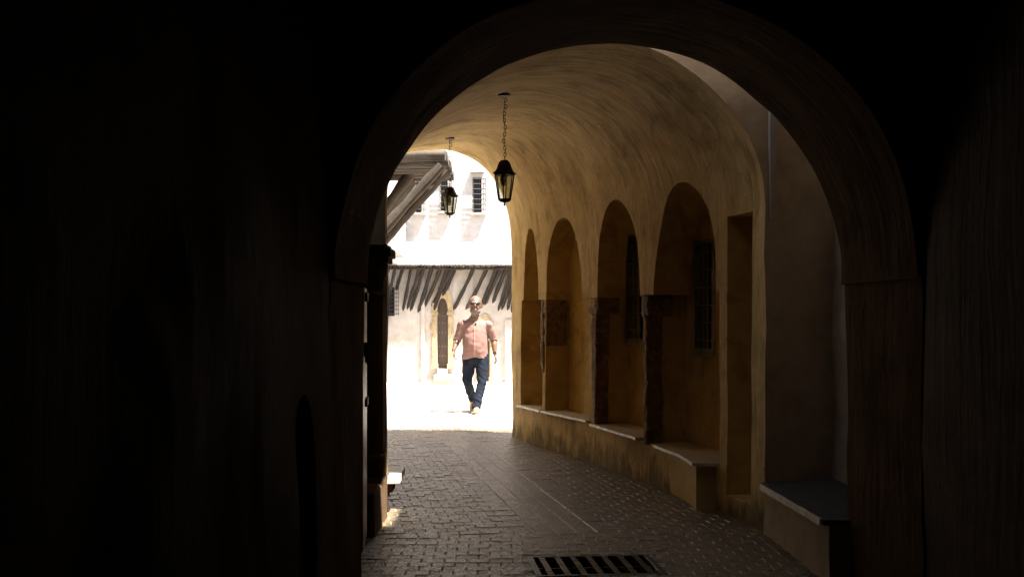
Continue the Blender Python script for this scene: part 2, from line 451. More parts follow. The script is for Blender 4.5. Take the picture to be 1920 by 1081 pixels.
def rpath(s): return interp(RX, s), interp(RZ, s)
def lpath(s):
    f = s / NK; return interp(LX, s), 7.95 + (13.25 - 7.95) * f
def rs_from_px(px):
    best = None
    for k in range(1201):
        s = NK * k / 1200; x, z = rpath(s); p = 960 + F * x / z
        d = abs(p - px)
        if best is None or d < best[0]: best = (d, s)
    return best[1]

def shell(name, mat, stations, inner, outer, disp=.006, uscale=1.0, seed=0, capmat=None):
    """closed solid between an inner and an outer profile, swept through stations"""
    V = []; UV = []; ns = len(stations)
    IN = [inner(s) for s in stations]; OUT = [outer(s) for s in stations]; m = len(IN[0])
    ulen = 0
    for i in range(ns):
        if i: ulen += (IN[i][m // 2][0] - IN[i - 1][m // 2][0]).length
        vl = 0
        for j in range(m):
            p, nrm = IN[i][j]
            if j: vl += (p - IN[i][j - 1][0]).length
            d = disp * (noise.noise(p * 1.6 + Vector((seed, 0, 0))) * 2.2 + noise.noise(p * 5 + Vector((0, seed, 0))) * .8)
            edge = 1.0
            V.append(p + nrm * d * edge); UV.append((ulen * uscale, vl))
    for i in range(ns):
        for j in range(m): V.append(OUT[i][j]); UV.append((0, 0))
    Fc = []; n0 = ns * m
    for i in range(ns - 1):
        for j in range(m - 1):
            a = i * m + j
            Fc.append([a, a + 1, a + m + 1, a + m]); Fc.append([n0 + a, n0 + a + m, n0 + a + m + 1, n0 + a + 1])
        for j in (0, m - 1):
            a = i * m + j; Fc.append([a, a + m, n0 + a + m, n0 + a])
    for i in (0, ns - 1):
        for j in range(m - 1): a = i * m + j; Fc.append([a, a + 1, n0 + a + 1, n0 + a])
    me = bpy.data.meshes.new(name); me.from_pydata([tuple(v) for v in V], [], Fc); me.update()
    uvl = me.uv_layers.new(name='UVMap')
    for l in me.loops:
        u = UV[l.vertex_index % len(UV)] if l.vertex_index < n0 else UV[l.vertex_index - n0]
        uvl.data[l.index].uv = u
    bm = bmesh.new(); bm.from_mesh(me); bmesh.ops.recalc_face_normals(bm, faces=bm.faces); bm.to_mesh(me); bm.free()
    me.materials.append(mat)
    if capmat:
        me.materials.append(capmat); me.materials.append(capmat)
        yy = [min(V[v][1] for v in range(m)), 0]
        for p in me.polygons:
            if all((v % n0) < m for v in p.vertices): p.material_index = 1
    me.shade_smooth(); me.set_sharp_from_angle(angle=math.radians(35))
    o = bpy.data.objects.new(name, me); C.objects.link(o); return o

NW, NV = 14, 52
def c_inner(s):
    xr, zr = rpath(s); xl, zl = lpath(s); f = s / NK
    hr = 2.10 + .14 * f; hl = 2.30 - .06 * f; ha = 3.27 + .07 * f; u0 = .25 * min(1, f * 1.6)
    pts = []
    P = lambda u, h: Vector((xl + (xr - xl) * (u + 1) / 2, zl + (zr - zl) * (u + 1) / 2, h))
    for k in range(NW): pts.append((P(1, -.12 + (hr + .12) * k / NW), Vector((1, 0, 0))))
    for k in range(NV + 1):
        a = math.pi * k / NV
        c, sn = math.cos(a), math.sin(a)
        if a <= math.pi / 2: u = u0 + (1 - u0) * c; h = hr + (ha - hr) * sn
        else: u = u0 + (1 + u0) * c; h = hl + (ha - hl) * sn
        pts.append((P(u, h), Vector((c, 0, sn))))
    for k in range(NW): pts.append((P(-1, hl - (hl + .12) * (k + 1) / NW), Vector((-1, 0, 0))))
    return pts
def c_outer(s):
    xr, zr = rpath(s); xl, zl = lpath(s); f = s / NK; top = 3.62; T = .8
    hr = 2.10 + .14 * f; hl = 2.30 - .06 * f
    xo, zo = xr + T, zr + T * .42 * (1 - f); xlo, zlo = xl - T, zl + .1 * (1 - f); pts = []
    for k in range(NW): pts.append(Vector((xo, zo, -.12 + (hr + .12) * k / NW)))
    for k in range(NV + 1):
        a = k / NV
        if a < .2: pts.append(Vector((xo, zo, hr + (top - hr) * a / .2)))
        elif a > .8: pts.append(Vector((xlo, zlo, hl + (top - hl) * (1 - a) / .2)))
        else:
            t = (a - .2) / .6; pts.append(Vector((xo + (xlo - xo) * t, zo + (zlo - zo) * t, top)))
    for k in range(NW): pts.append(Vector((xlo, zlo, hl - (hl + .12) * (k + 1) / NW)))
    return pts
passage = empty('vaulted_passage', (0.3, 10.5, 0), 'ochre plastered barrel vault over the lane, with arched niches down its right wall', 'vaulted passage')
vault = shell('vault', M['vault'], [NK * i / 72 for i in range(73)], c_inner, c_outer, .008, capmat=M['spandrel'])

# niches: (far px, near px, depth, seat height, apex height)
NICHES = [(981, 1009, .25, .375, 2.36), (1023, 1091, .26, .375, 2.40), (1118, 1201, .33, .355, 2.44), (1228, 1343, .36, .335, 2.43)]
LOW = [(977, 1017), (1022, 1105), (1117, 1209), (1213, 1349)]
SPR = 1.575
cutters = []; NI = []
for (pf, pn, D, hb, ha), (lf, ln) in zip(NICHES, LOW):
    A = Vector(rpath(rs_from_px(lf))); B = Vector(rpath(rs_from_px(ln)))   # (x,z) far, near
    A2 = Vector(rpath(rs_from_px(pf))); B2 = Vector(rpath(rs_from_px(pn)))
    t = (B - A).normalized(); n = Vector((-t.y, t.x))
    if n.x < 0: n = -n
    a1 = (A2 - A).dot(t); b1 = (B2 - A).dot(t); Lw = (B - A).length
    prof = [(0, hb), (Lw, hb), (Lw, SPR), (b1, SPR)]
    cxx = (a1 + b1) / 2; hw = (b1 - a1) / 2
    for k in range(1, 24):
        an = math.pi * k / 24; prof.append((cxx + hw * math.cos(an), SPR + (ha - SPR) * math.sin(an) ** .92))
    prof += [(a1, SPR), (0, SPR)]
    c = MB(); m = len(prof)
    for d in (-.35, D):
        for (a, h) in prof:
            q = A + t * a + n * d; c.v.append(Vector((q.x, q.y, h)))
    c.f.append(list(range(m))); c.f.append(list(reversed(range(m, 2 * m))))
    for k in range(m): k2 = (k + 1) % m; c.f.append([k, k + m, k2 + m, k2])
    cutters.append(c); NI.append((A, t, n, Lw, D, hb, a1, b1))

def local_box(mb, A, t, n, a0, a1, d0, d1, h0, h1):
    q = [A + t * a + n * d for a, d in ((a0, d0), (a1, d0), (a1, d1), (a0, d1))]
    return mb.prism([(p.x, p.y) for p in q], h0, h1)

# tall slot recess near the front of the wall
sA = Vector(rpath(rs_from_px(1364))); sB = Vector(rpath(rs_from_px(1409)))
t = (sB - sA).normalized(); n = Vector((-t.y, t.x)); n = n if n.x > 0 else -n
c = local_box(MB(), sA, t, n, 0, (sB - sA).length, -.2, .2, .14, 2.10); cutters.append(c)
# windows: pockets in the back wall of niches 3 and 4
WIN = []
for ni, (pl, pr, yt, yb) in ((2, (1176, 1206, 440, 640)), (3, (1302, 1341, 450, 660))):
    A, t, n, Lw, D, hb, a1, b1 = NI[ni]
    def hit(px):
        best = None
        for k in range(801):
            a = -0.2 + (Lw + .4) * k / 800; q = A + t * a + n * D; d = abs(960 + F * q.x / q.y - px)
            if best is None or d < best[0]: best = (d, a, q.y)
        return best
    h0, h1 = hit(pl), hit(pr); zz = (h0[2] + h1[2]) / 2
    b_ = max(h0[1], h1[1]); a_ = min(h0[1], h1[1])
    b_ = min(b_ + (.12 if ni == 2 else 0), Lw - .06)
    WIN.append((A, t, n, D, a_, b_, H(yb, zz), H(yt, zz)))
    cutters.append(local_box(MB(), A, t, n, a_, b_, D - .05, D + .16, H(yb, zz), H(yt, zz)))
cut(vault, cutters)
vault.parent = passage; vault.matrix_parent_inverse = Matrix.Translation(passage.location).inverted()

# grilled windows in the niches
for k, (A, t, n, D, a0, a1, h0, h1) in enumerate(WIN):
    wroot = MB(); fw = .028
    for (x0, x1, y0, y1) in ((a0, a0 + fw, h0, h1), (a1 - fw, a1, h0, h1), (a0 + fw, a1 - fw, h1 - fw, h1), (a0 + fw, a1 - fw, h0, h0 + fw)):
        local_box(wroot, A, t, n, x0 + .001, x1 - .001, D - .012, D + .06, y0 + .001, y1 - .001)
    wf = wroot.build('window', M['frame'], passage, bevel=.003)
    wf['label'] = ['small barred window in the back of the third niche', 'larger barred window in the nearest niche with a shining sill'][k]
    def child(nm, mb, mat):
        o = mb.build(nm, mat, None); o.parent = wf; o.matrix_parent_inverse = wf.matrix_world.inverted() if False else Matrix.Translation(passage.location) @ Matrix.Identity(4) if False else Matrix(); return o
    wf.matrix_parent_inverse = Matrix.Translation(passage.location).inverted()
    child('pane', local_box(MB(), A, t, n, a0 + .004, a1 - .004, D + .13, D + .155, h0 + .004, h1 - .004), M['lens'])
    sill = MB(); local_box(sill, A, t, n, a0 - .02, a1 + .01, D - .035, D + .06, h0 - .03, h0 - .001)
    local_box(sill, A, t, n, a0 - .005, a1 + .0, D - .02, D + .02, h0 + .001, h0 + .03)
    child('sill', sill, M['frame'])
    g = MB(); nb = 4 if k else 3
    for q in range(nb):
        a = a0 + (a1 - a0) * (q + 1) / (nb + 1); p = A + t * a + n * (D + .012)
        g.tube([(p.x, p.y, h0), (p.x, p.y, h1)], .0075, 8)
    for q in range(6):
        h = h0 + (h1 - h0) * (q + .7) / 6.4; p = A + t * a0 + n * (D + .001); p2 = A + t * a1 + n * (D + .001)
        g.tube([(p.x, p.y, h), (p2.x, p2.y, h)], .006, 8)
    child('grille', g, M['frame'])

# rough exposed masonry on the niche corners
def rough(mb_fn, name, seed, amp=.013, vox=.012):
    mb = MB(); mb_fn(mb)
    o = mb.build(name, M['stone'], passage)
    apply_mod(o, 'REMESH', mode='VOXEL', voxel_size=vox)
    for v in o.data.vertices:
        p = v.co; d = noise.noise(p * 9 + Vector((seed, 0, 0))) * amp + noise.noise(p * 28 + Vector((seed, 3, 0))) * amp * .6
        v.co = p + v.normal * d
    o.data.materials.clear(); o.data.materials.append(M['stone']); o.data.shade_smooth(); return o
A, t, n, Lw, D, hb, a1, b1 = NI[3]
rough(lambda m: (local_box(m, A, t, n, -.05, .03, -.014, .13, hb, 1.40), local_box(m, A, t, n, -.06, .09, -.03, .20, 1.40, 1.57)), 'stone_jamb', 1)
A, t, n, Lw, D, hb, a1, b1 = NI[2]
rough(lambda m: (local_box(m, A, t, n, -.09, .03, -.014, .12, hb + .02, 1.42), local_box(m, A, t, n, -.15, .11, -.024, .20, 1.42, 1.57)), 'stone_jamb', 5)
A, t, n, Lw, D, hb, a1, b1 = NI[1]
rough(lambda m: local_box(m, A, t, n, -.03, .05, -.006, D - .03, 1.09, 1.57), 'stone_jamb', 9, .012)
A, t, n, Lw, D, hb, a1, b1 = NI[0]
rough(lambda m: local_box(m, A, t, n, Lw - .03, Lw + .05, -.010, .05, .80, 1.57), 'stone_jamb', 13, .012)

# ---------------------------------------------------------------- benches
def slab_poly(mb, pts, h0, h1):
    # subdivide the edges and wobble them so the slab edge is worn
    out = []
    for i in range(len(pts)):
        a = Vector(pts[i]); b = Vector(pts[(i + 1) % len(pts)]); k = max(1, int((b - a).length / .05))
        for j in range(k):
            p = a.lerp(b, j / k); nn = (b - a).normalized(); nn = Vector((-nn.y, nn.x))
            if j: p = p + nn * random.uniform(-.0035, .0035)
            out.append((p.x, p.y))
    return mb.prism(out, h0, h1)
GB = 'stone bench seats along the right wall'
labs = ['farthest and smallest stone bench seat, next to the sunlit exit', 'pale stone bench seat in the second niche from the exit', 'pale stone bench seat in the third niche, under the smaller barred window']
for i in range(3):
    A, t, n, Lw, D, hb, a1, b1 = NI[i]
    r = empty('bench', (*(A + t * Lw / 2), hb), labs[i], 'bench', GB)
    m = MB(); q = [A + t * a + n * d for a, d in ((-.03, -.045), (Lw + .02, -.045), (Lw - .004, D - .01), (.006, D - .01))]
    if i == 2: q = [A + t * a + n * d for a, d in ((-.03, -.055), (Lw - .03, -.075), (Lw - .03, D - .01), (.006, D - .01))]
    slab_poly(m, [(p.x, p.y) for p in q], hb + .002, hb + .027)
    m.build('seat_slab', M['slab'], r, bevel=.004)
# bench 4 with its own masonry body standing proud of the wall
r = empty('bench', (1.25, 8.9, 0), 'long masonry bench whose squared end stands out under the larger barred window', 'bench', GB)
fr = [(1.17, 9.47), (1.225, 9.13), (1.30, 8.75), (1.335, 8.25)]
bk = [(1.78, 8.25), (1.70, 8.75), (1.55, 9.2), (1.42, 9.62), (1.30, 9.62)]
body = MB(); body.prism([(x, z) for x, z in [(1.185, 9.44), (1.205, 9.28), (1.235, 9.13), (1.275, 8.95), (1.305, 8.75), (1.325, 8.5), (1.335, 8.25), (1.56, 8.23), (1.50, 8.6), (1.36, 9.1), (1.25, 9.5)]], -.08, .316)
o = body.build('base', M['niche'], r)
A, t, n, Lw, D, hb, a1, b1 = NI[3]
pb = [A + t * a + n * (D - .01) for a in (.01, Lw - .004)]
pe = A + t * (Lw + .0)
m = MB(); slab_poly(m, [(1.145, 9.50), (1.20, 9.13), (1.27, 8.75), (1.30, 8.21), (1.545, 8.19), (pe.x - .004, pe.y + .02), (pb[1].x, pb[1].y), (pb[0].x, pb[0].y)], .318, .343)
m.build('seat_slab', M['slab'], r, bevel=.004)

# ---------------------------------------------------------------- right recess, shaft and surrounding masonry
r = empty('light_well_wall', (2.2, 6.8, 0), 'rough grey brown recess wall with peeling plaster behind the nearest bench', 'wall')
def grid_wall(name, mat, p0, p1, h0, h1, th, parent, nx=20, nz=40, disp=.008, seed=0):
    """upright wall of real thickness between two plan points; th extends to the left of p0->p1"""
    a = Vector(p0); b = Vector(p1); d = (b - a).normalized(); nn = Vector((-d.y, d.x)); mb = MB()
    for s_ in (0, 1):
        for i in range(nx + 1):
            for j in range(nz + 1):
                p = a.lerp(b, i / nx); z = h0 + (h1 - h0) * j / nz; q = Vector((p.x, p.y, z))
                if s_ == 0: q += Vector((nn.x, nn.y, 0)) * disp * (noise.noise(q * 1.5 + Vector((seed, 0, 0))) * 1.6 + noise.noise(q * 5))
                else: q += Vector((nn.x, nn.y, 0)) * th
                mb.v.append(q)
    W = nz + 1; o_ = (nx + 1) * W
    for i in range(nx):
        for j in range(nz):
            k = i * W + j; mb.f.append([k, k + W, k + W + 1, k + 1]); mb.f.append([o_ + k, o_ + k + 1, o_ + k + W + 1, o_ + k + W])
        for j in (0, nz): k = i * W + j; mb.f.append([k, k + W, o_ + k + W, o_ + k])
    for j in range(nz):
        for i in (0, nx): k = i * W + j; mb.f.append([k, k + 1, o_ + k + 1, o_ + k])
    o = mb.build(name, mat, parent, ang=40); return o
grid_wall('back_wall', M['recess'], (2.12, 5.9), (2.12, 7.62), -.1, 3.55, -.35, r, disp=.012)
MB().quadbox(2.124, 2.47, 5.9, 7.62, 3.551, 7.75).build('upper_wall', M['white'], r)  # unseen upper part, whitened to bounce daylight into the recess
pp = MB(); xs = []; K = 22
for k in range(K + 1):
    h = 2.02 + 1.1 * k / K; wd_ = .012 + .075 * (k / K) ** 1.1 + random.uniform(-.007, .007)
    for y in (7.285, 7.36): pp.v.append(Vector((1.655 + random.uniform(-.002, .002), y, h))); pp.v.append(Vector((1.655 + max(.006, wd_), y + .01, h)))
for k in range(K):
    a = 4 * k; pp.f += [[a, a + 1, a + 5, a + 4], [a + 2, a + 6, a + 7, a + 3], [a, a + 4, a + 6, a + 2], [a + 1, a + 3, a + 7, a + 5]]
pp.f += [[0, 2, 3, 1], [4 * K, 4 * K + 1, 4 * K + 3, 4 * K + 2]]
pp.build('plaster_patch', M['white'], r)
# bench 5
r = empty('bench', (1.85, 6.65, 0), 'nearest bench in the deep recess, dark slate seat on a stained masonry base', 'bench', GB)
grid_wall('base', M['recess'], (1.665, 5.95), (1.625, 7.33), -.1, .306, -.5, r, 20, 8, .006, 3)
m = MB(); slab_poly(m, [(1.625, 5.93), (2.13, 5.93), (2.13, 7.5), (1.60, 7.28), (1.575, 7.16)], .308, .338)
m.build('seat_slab', M['dslab'], r, bevel=.004)
m = MB(); slab_poly(m, [(1.608, 5.95), (1.622, 5.95), (1.574, 7.17), (1.560, 7.17)], .306, .341)
m.build('edge_glint', M['slab'], r)  # pale strip added to paint grazing light along the seat edge

# arch B
def b_inner(z):
    f = (z - 4.9) / 1.1; c = .49 ; hw = 1.28; pts = []; sp = 1.565
    for k in range(12): pts.append((Vector((c + hw, z, -.1 + (sp + .1) * k / 11)), Vector((1, 0, 0))))
    for k in range(61):
        a = math.pi * k / 60; rr = hw - .018
        pts.append((Vector((c + rr * math.cos(a), z, sp + .001 + 1.268 * math.sin(a))), Vector((math.cos(a), 0, math.sin(a)))))
    for k in range(12): pts.append((Vector((c - hw, z, sp - (sp + .1) * k / 11)), Vector((-1, 0, 0))))
    return pts
def b_outer(z):
    pts = []; x1, x0, top = 2.75, -1.9, 3.6; sp = 1.565
    for k in range(12): pts.append(Vector((x1, z, -.1 + (sp + .1) * k / 11)))
    for k in range(61):
        a = k / 60
        if a < .25: pts.append(Vector((x1, z, sp + .001 + (top - sp) * a / .25)))
        elif a > .75: pts.append(Vector((x0, z, sp + .001 + (top - sp) * (1 - a) / .25)))
        else: pts.append(Vector((x1 + (x0 - x1) * (a - .25) / .5, z, top)))
    for k in range(12): pts.append(Vector((x0, z, sp - (sp + .1) * k / 11)))
    return pts
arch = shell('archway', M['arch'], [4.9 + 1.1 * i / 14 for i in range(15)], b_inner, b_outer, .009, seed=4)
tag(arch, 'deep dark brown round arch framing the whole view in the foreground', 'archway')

# near passage around the viewer
def n_inner(z):
    c = .49; hw = 1.285; sp = 2.7; pts = []
    wob = .012
    for k in range(22): pts.append((Vector((c + hw, z, -.1 + (sp + .1) * k / 21)), Vector((1, 0, 0))))
    for k in range(1, 40):
        a = math.pi * k / 40; pts.append((Vector((c + hw * math.cos(a), z, sp + 1.25 * math.sin(a))), Vector((math.cos(a), 0, math.sin(a)))))
    for k in range(22): pts.append((Vector((c - hw, z, sp - (sp + .1) * k / 21)), Vector((-1, 0, 0))))
    return pts
def n_outer(z):
    pts = []; x1, x0, top = 2.3, -1.3, 4.4; sp = 2.7
    for k in range(22): pts.append(Vector((x1, z, -.1 + (sp + .1) * k / 21)))
    for k in range(1, 40):
        a = k / 40
        if a < .25: pts.append(Vector((x1, z, sp + (top - sp) * a / .25)))
        elif a > .75: pts.append(Vector((x0, z, sp + (top - sp) * (1 - a) / .25)))
        else: pts.append(Vector((x1 + (x0 - x1) * (a - .25) / .5, z, top)))
    for k in range(22): pts.append(Vector((x0, z, sp - (sp + .1) * k / 21)))
    return pts
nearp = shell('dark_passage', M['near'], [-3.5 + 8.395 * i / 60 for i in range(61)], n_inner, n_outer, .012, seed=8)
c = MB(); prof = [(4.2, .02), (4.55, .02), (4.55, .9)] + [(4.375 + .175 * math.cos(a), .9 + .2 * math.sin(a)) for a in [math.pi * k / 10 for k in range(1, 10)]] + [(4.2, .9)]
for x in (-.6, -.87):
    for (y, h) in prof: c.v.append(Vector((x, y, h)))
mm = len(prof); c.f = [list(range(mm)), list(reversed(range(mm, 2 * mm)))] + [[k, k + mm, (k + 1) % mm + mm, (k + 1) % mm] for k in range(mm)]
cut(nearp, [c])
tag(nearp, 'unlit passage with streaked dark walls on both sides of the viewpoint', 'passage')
bw_ = MB().quadbox(-1.3, 2.3, -3.9, -3.51, -.1, 4.4).build('light_stop_wall', M['near']); tag(bw_, 'unseen wall added behind the viewpoint to keep the passage dark', 'wall')  # added stop that shuts out light; the passage itself continues

# left side between the foreground arch and the vault: jamb, portal, door leaf, ceiling
lw = empty('left_portal_wall', (-1.0, 6.9, 0), 'dark wall and doorway recess on the left just beyond the foreground arch', 'wall')
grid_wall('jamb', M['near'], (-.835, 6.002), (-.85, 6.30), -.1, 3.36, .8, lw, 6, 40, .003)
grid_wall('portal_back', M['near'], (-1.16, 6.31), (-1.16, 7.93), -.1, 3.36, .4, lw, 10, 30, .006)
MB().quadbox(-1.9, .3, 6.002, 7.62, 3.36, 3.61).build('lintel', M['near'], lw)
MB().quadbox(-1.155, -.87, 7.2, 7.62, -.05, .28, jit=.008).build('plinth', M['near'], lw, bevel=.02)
# door leaf folded back against the jamb
dl = empty('door_leaf', (-.80, 6.3, .12), 'narrow strip of wooden door leaf catching the light at the left edge of the passage', 'door')
dm = Matrix.Translation((-.788, 6.02, 0)) @ Matrix.Rotation(math.radians(5), 4, 'Z')
MB().quadbox(-.035, 0, 0, .52, .15, 1.555, dm).build('panel', M['doorleaf'], dl, bevel=.004)
k_ = MB(); k_.tube([dm @ Vector((.004, .12, h)) for h in (1.18, 1.24)], .006, 8); k_.ball(dm @ Vector((.012, .12, 1.24)), (.014, .014, .02)); k_.tube([dm @ Vector((.012 + .0 * math.cos(a), .12 + .03 * math.cos(a), 1.19 + .04 * math.sin(a))) for a in [2 * math.pi * q / 16 for q in range(16)]], .006, 8, closed=True)
k_.build('knocker', M['iron'], dl)
k_ = MB()
for q in ((0.001, .012, .22, .5, 1.48, 1.53), (0.001, .012, .25, .5, .9, .94), (.001, .02, .02, .06, 1.55, 1.60)):
    MB().quadbox(*q, dm).build('hinge_strap', M['iron'], dl)
# portal column with capital and base
pc = empty('portal_column', (-.92, 7.9, 0), 'engaged column with moulded capital and block base, a dark silhouette left of the exit', 'column')
MB().lathe([(.095, .0), (.095, 1.18)], -.985, 7.85, 20, .45).build('shaft', M['near'], pc, ang=30)
cp = MB(); cp.lathe([(.09, 0), (.115, .02), (.095, .05), (.10, .12), (.125, .2), (.13, .24)], -.985, 7.85, 20, 1.52); 
for (e, h0, h1) in ((.145, 1.76, 1.80), (.165, 1.80, 1.86), (.14, 1.86, 1.885)): cp.quadbox(-.985 - e, -.985 + e, 7.85 - e, 7.85 + e, h0 + .0007, h1)
cp.build('capital', M['near'], pc, ang=30, bevel=.004)
cb = MB(); cb.quadbox(-1.1, -.868, 7.72, 7.96, -.05, .30, jit=.006); cb.quadbox(-1.08, -.872, 7.75, 7.95, .301, .46, jit=.01)
cb.build('base', M['near'], pc, bevel=.025)
ls = empty('wall_seat', (-.95, 8.4, 0), 'short pale stone ledge on a dark corbel low on the left behind the column', 'ledge')
m = MB(); slab_poly(m, [(-1.2, 8.05), (-.80, 8.10), (-.81, 8.62), (-1.2, 8.62)], .205, .262); m.build('slab', M['slab'], ls, bevel=.006)
m = MB(); m.prism([(-1.2, 8.15), (-.86, 8.18), (-.86, 8.4), (-1.2, 8.45)], .13, .203); m.prism([(-1.2, 8.18), (-.90, 8.2), (-.90, 8.38), (-1.2, 8.42)], .08, .129)
m.build('corbel', M['near'], ls, bevel=.01)

# unseen upper masses, sized to cut the sun and whitened to bounce daylight
up = empty('upper_house', (0, 9, 3.62), 'unseen upper storey over the vaulted passage, shaped to steer light down the shaft', 'building')
MB().prism([(-1.9, 8.05), (-1.5, 8.02), (1.62, 7.42), (2.8, 7.64), (2.8, 11.8), (-2.4, 11.8)], 3.63, 7.75).build('rear_block', M['white'], up)
MB().quadbox(-1.9, 2.75, 4.9, 5.998, 3.62, 7.75).build('front_block', M['white'], up)  # split off and whitened to send more light down the shaft
MB().quadbox(-1.9, .3, 6.003, 7.5, 3.615, 7.75).build('side_block', M['white'], up)

# ---------------------------------------------------------------- lanterns
def lantern(px, ytop, yroof, ybot, z, label, rot, wid):
    x = X(px, z); ht = H(ytop, z); hr_ = H(yroof, z); hb = H(ybot, z)
    r = empty('hanging_lantern', (x, z, hb), label, 'lantern', 'lanterns hanging from the vault')
    MB().lathe([(.0, 0), (.052, 0), (.052, .012), (.03, .02)], x, z, 18, ht - .012).build('ceiling_plate', M['iron'], r)
    ch = MB(); n = max(4, int((ht - hr_) / .028)); 
    for k in range(n):
        zc = hr_ + (ht - hr_) * (k + .5) / n; L = (ht - hr_) / n * .68; ofs = .006 * math.sin(k * .9) + (.012 * (k / n) ** 3 * (1 if k % 2 else -1))
        pts = []
        for q in range(12):
            a = 2 * math.pi * q / 12
            d = .011 * math.cos(a)
            pts.append((x + ofs + (d if k % 2 else 0), z + (0 if k % 2 else d), zc + L * math.sin(a)))
        ch.tube(pts, .0030, 6, closed=True)
    ch.build('chain', M['weed'], r, smooth=True)
    w2 = wid / 2; tot = hr_ - hb; rt = tot * .30; fin = tot * .13; bh = tot - rt - fin
    b0 = hb + fin; b1 = b0 + bh
    N6 = 6
    MB().lathe([(w2 * .12, rt * 1.0), (w2 * .30, rt * .97), (w2 * .48, rt * .80), (w2 * .60, rt * .5), (w2 * .74, rt * .22), (w2 * 1.0, rt * .04), (w2 * 1.0, 0), (w2 * .7, -.006)][::-1], x, z, N6, b1, rot).build('roof', M['iron'], r)
    MB().lathe([(.004, 0), (.010, .01), (.005, .02), (.012, .028), (.008, .034), (w2 * .3, fin * .62), (w2 * .46, fin * .85), (w2 * .50, fin + .004)], x, z, 10, hb).build('finial', M['iron'], r)
    fr_ = MB(); rb, rtp = w2 * .50, w2 * .82
    P = lambda k, rad, h: Vector((x + rad * math.cos(rot + k * math.pi / 3), z + rad * math.sin(rot + k * math.pi / 3), h))
    for k in range(N6):
        fr_.tube([P(k, rb, b0), P(k, rtp, b1)], .0055, 6)
        fr_.tube([P(k, rb, b0 + .004), P(k + 1, rb, b0 + .004)], .006, 6); fr_.tube([P(k, rtp, b1 - .006), P(k + 1, rtp, b1 - .006)], .006, 6)
    fr_.build('frame', M['iron'], r)
    for k in range(N6):
        g_ = MB(); a, b_, c_, d_ = P(k, rb - .002, b0 + .006), P(k + 1, rb - .002, b0 + .006), P(k + 1, rtp - .002, b1 - .008), P(k, rtp - .002, b1 - .008)
        ctr = Vector((x, z, (b0 + b1) / 2)); off = ((a + b_ + c_ + d_) / 4 - ctr).normalized() * -.002
        g_.v = [a, b_, c_, d_, a + off, b_ + off, c_ + off, d_ + off]; g_.f = [[0, 1, 2, 3], [7, 6, 5, 4], [0, 4, 5, 1], [1, 5, 6, 2], [2, 6, 7, 3], [3, 7, 4, 0]]
        g_.build('glass_pane', M['glass'], r)
    bb = MB(); bb.lathe([(.012, 0), (.026, -.02), (.03, -.05), (.022, -.08), (.018, -.1)][::-1], x - .01, z, 12, b1 - .002)
    bb.build('bulb', M['castiron'], r, smooth=True)
lantern(946, 178, 300, 386, 9.72, 'larger, nearer black iron lantern hanging on a chain from the vault crown', .35, .215)
lantern(843.5, 259, 350, 408, 12.25, 'smaller, farther black iron lantern hanging in front of the white facade', .15, .195)

def log(name, pts, rad, mat, parent, n=18):
    mb = MB(); pts = [Vector(p) for p in pts]
    if not isinstance(rad, list): rad = [rad] * len(pts)
    mb.tube(pts, rad, n, wob=.2)
    gr = [random.uniform(.86, 1.05) for _ in range(n)]; tn = [random.choice((.45, .8, 1, 1.25, 1.7)) * random.uniform(.8, 1.2) for _ in range(n)]
    for i, p in enumerate(pts):
        for k in range(n): v = mb.v[i * n + k]; mb.v[i * n + k] = p + (v - p) * gr[k]
    me = bpy.data.meshes.new(name); me.from_pydata([tuple(v) for v in mb.v], [], mb.f); me.update(); me.shade_smooth(); me.set_sharp_from_angle(angle=math.radians(50))
    a = me.color_attributes.new('tone', 'FLOAT_COLOR', 'POINT')
    for i in range(len(me.vertices)): t = tn[i % n]; a.data[i].color = (t, t, t * .97, 1)
    return link(name, me, mat, parent)
# ---------------------------------------------------------------- outside: the white house
ZF = 24.2; ZU = ZU0 = 23.9; HE = 2.46
wh = empty('white_house', (-.5, ZF, 0), 'sunlit white house closing the lane, upper storey jutting out over slanting cedar poles', 'house')
# lower wall with door openings as real recesses
lo = MB().quadbox(-2.75, 3.0, ZF, ZF + .6, -.1, HE + .05).build('lower_wall', M['cream'], wh)
def boxc(x0, x1, y0, y1, z0, z1): return MB().quadbox(x0, x1, y0, y1, z0, z1)
upm = MB().quadbox(-2.75, 3.0, ZU, ZF + .6, HE + .001, 8.6).build('upper_wall', M['white'], wh)
WX = [(X(887, ZU), X(903, ZU), H(398, ZU), H(332, ZU)), (X(826, ZU), X(839, ZU), H(395, ZU), H(325, ZU)), (X(779, ZU), X(790, ZU), H(398, ZU), H(328, ZU))]
cs = [boxc(a, b, ZU - .2, ZU + .22, c_, d) for a, b, c_, d in WX]
cut(upm, cs)
dx0, dx1 = X(820, ZF), X(840, ZF)
ex0, ex1 = X(899, ZF), X(918, ZF)
vx0, vx1, vh0, vh1 = X(724, ZF), X(740, ZF), H(592, ZF), H(538, ZF)
cut(lo, [boxc(vx0, vx1, ZF - .2, ZF + .2, vh0, vh1), boxc(dx0, dx1, ZF - .2, ZF + .25, .28, 1.92), boxc(ex0, ex1, ZF - .2, ZF + .22, .02, 1.22)])
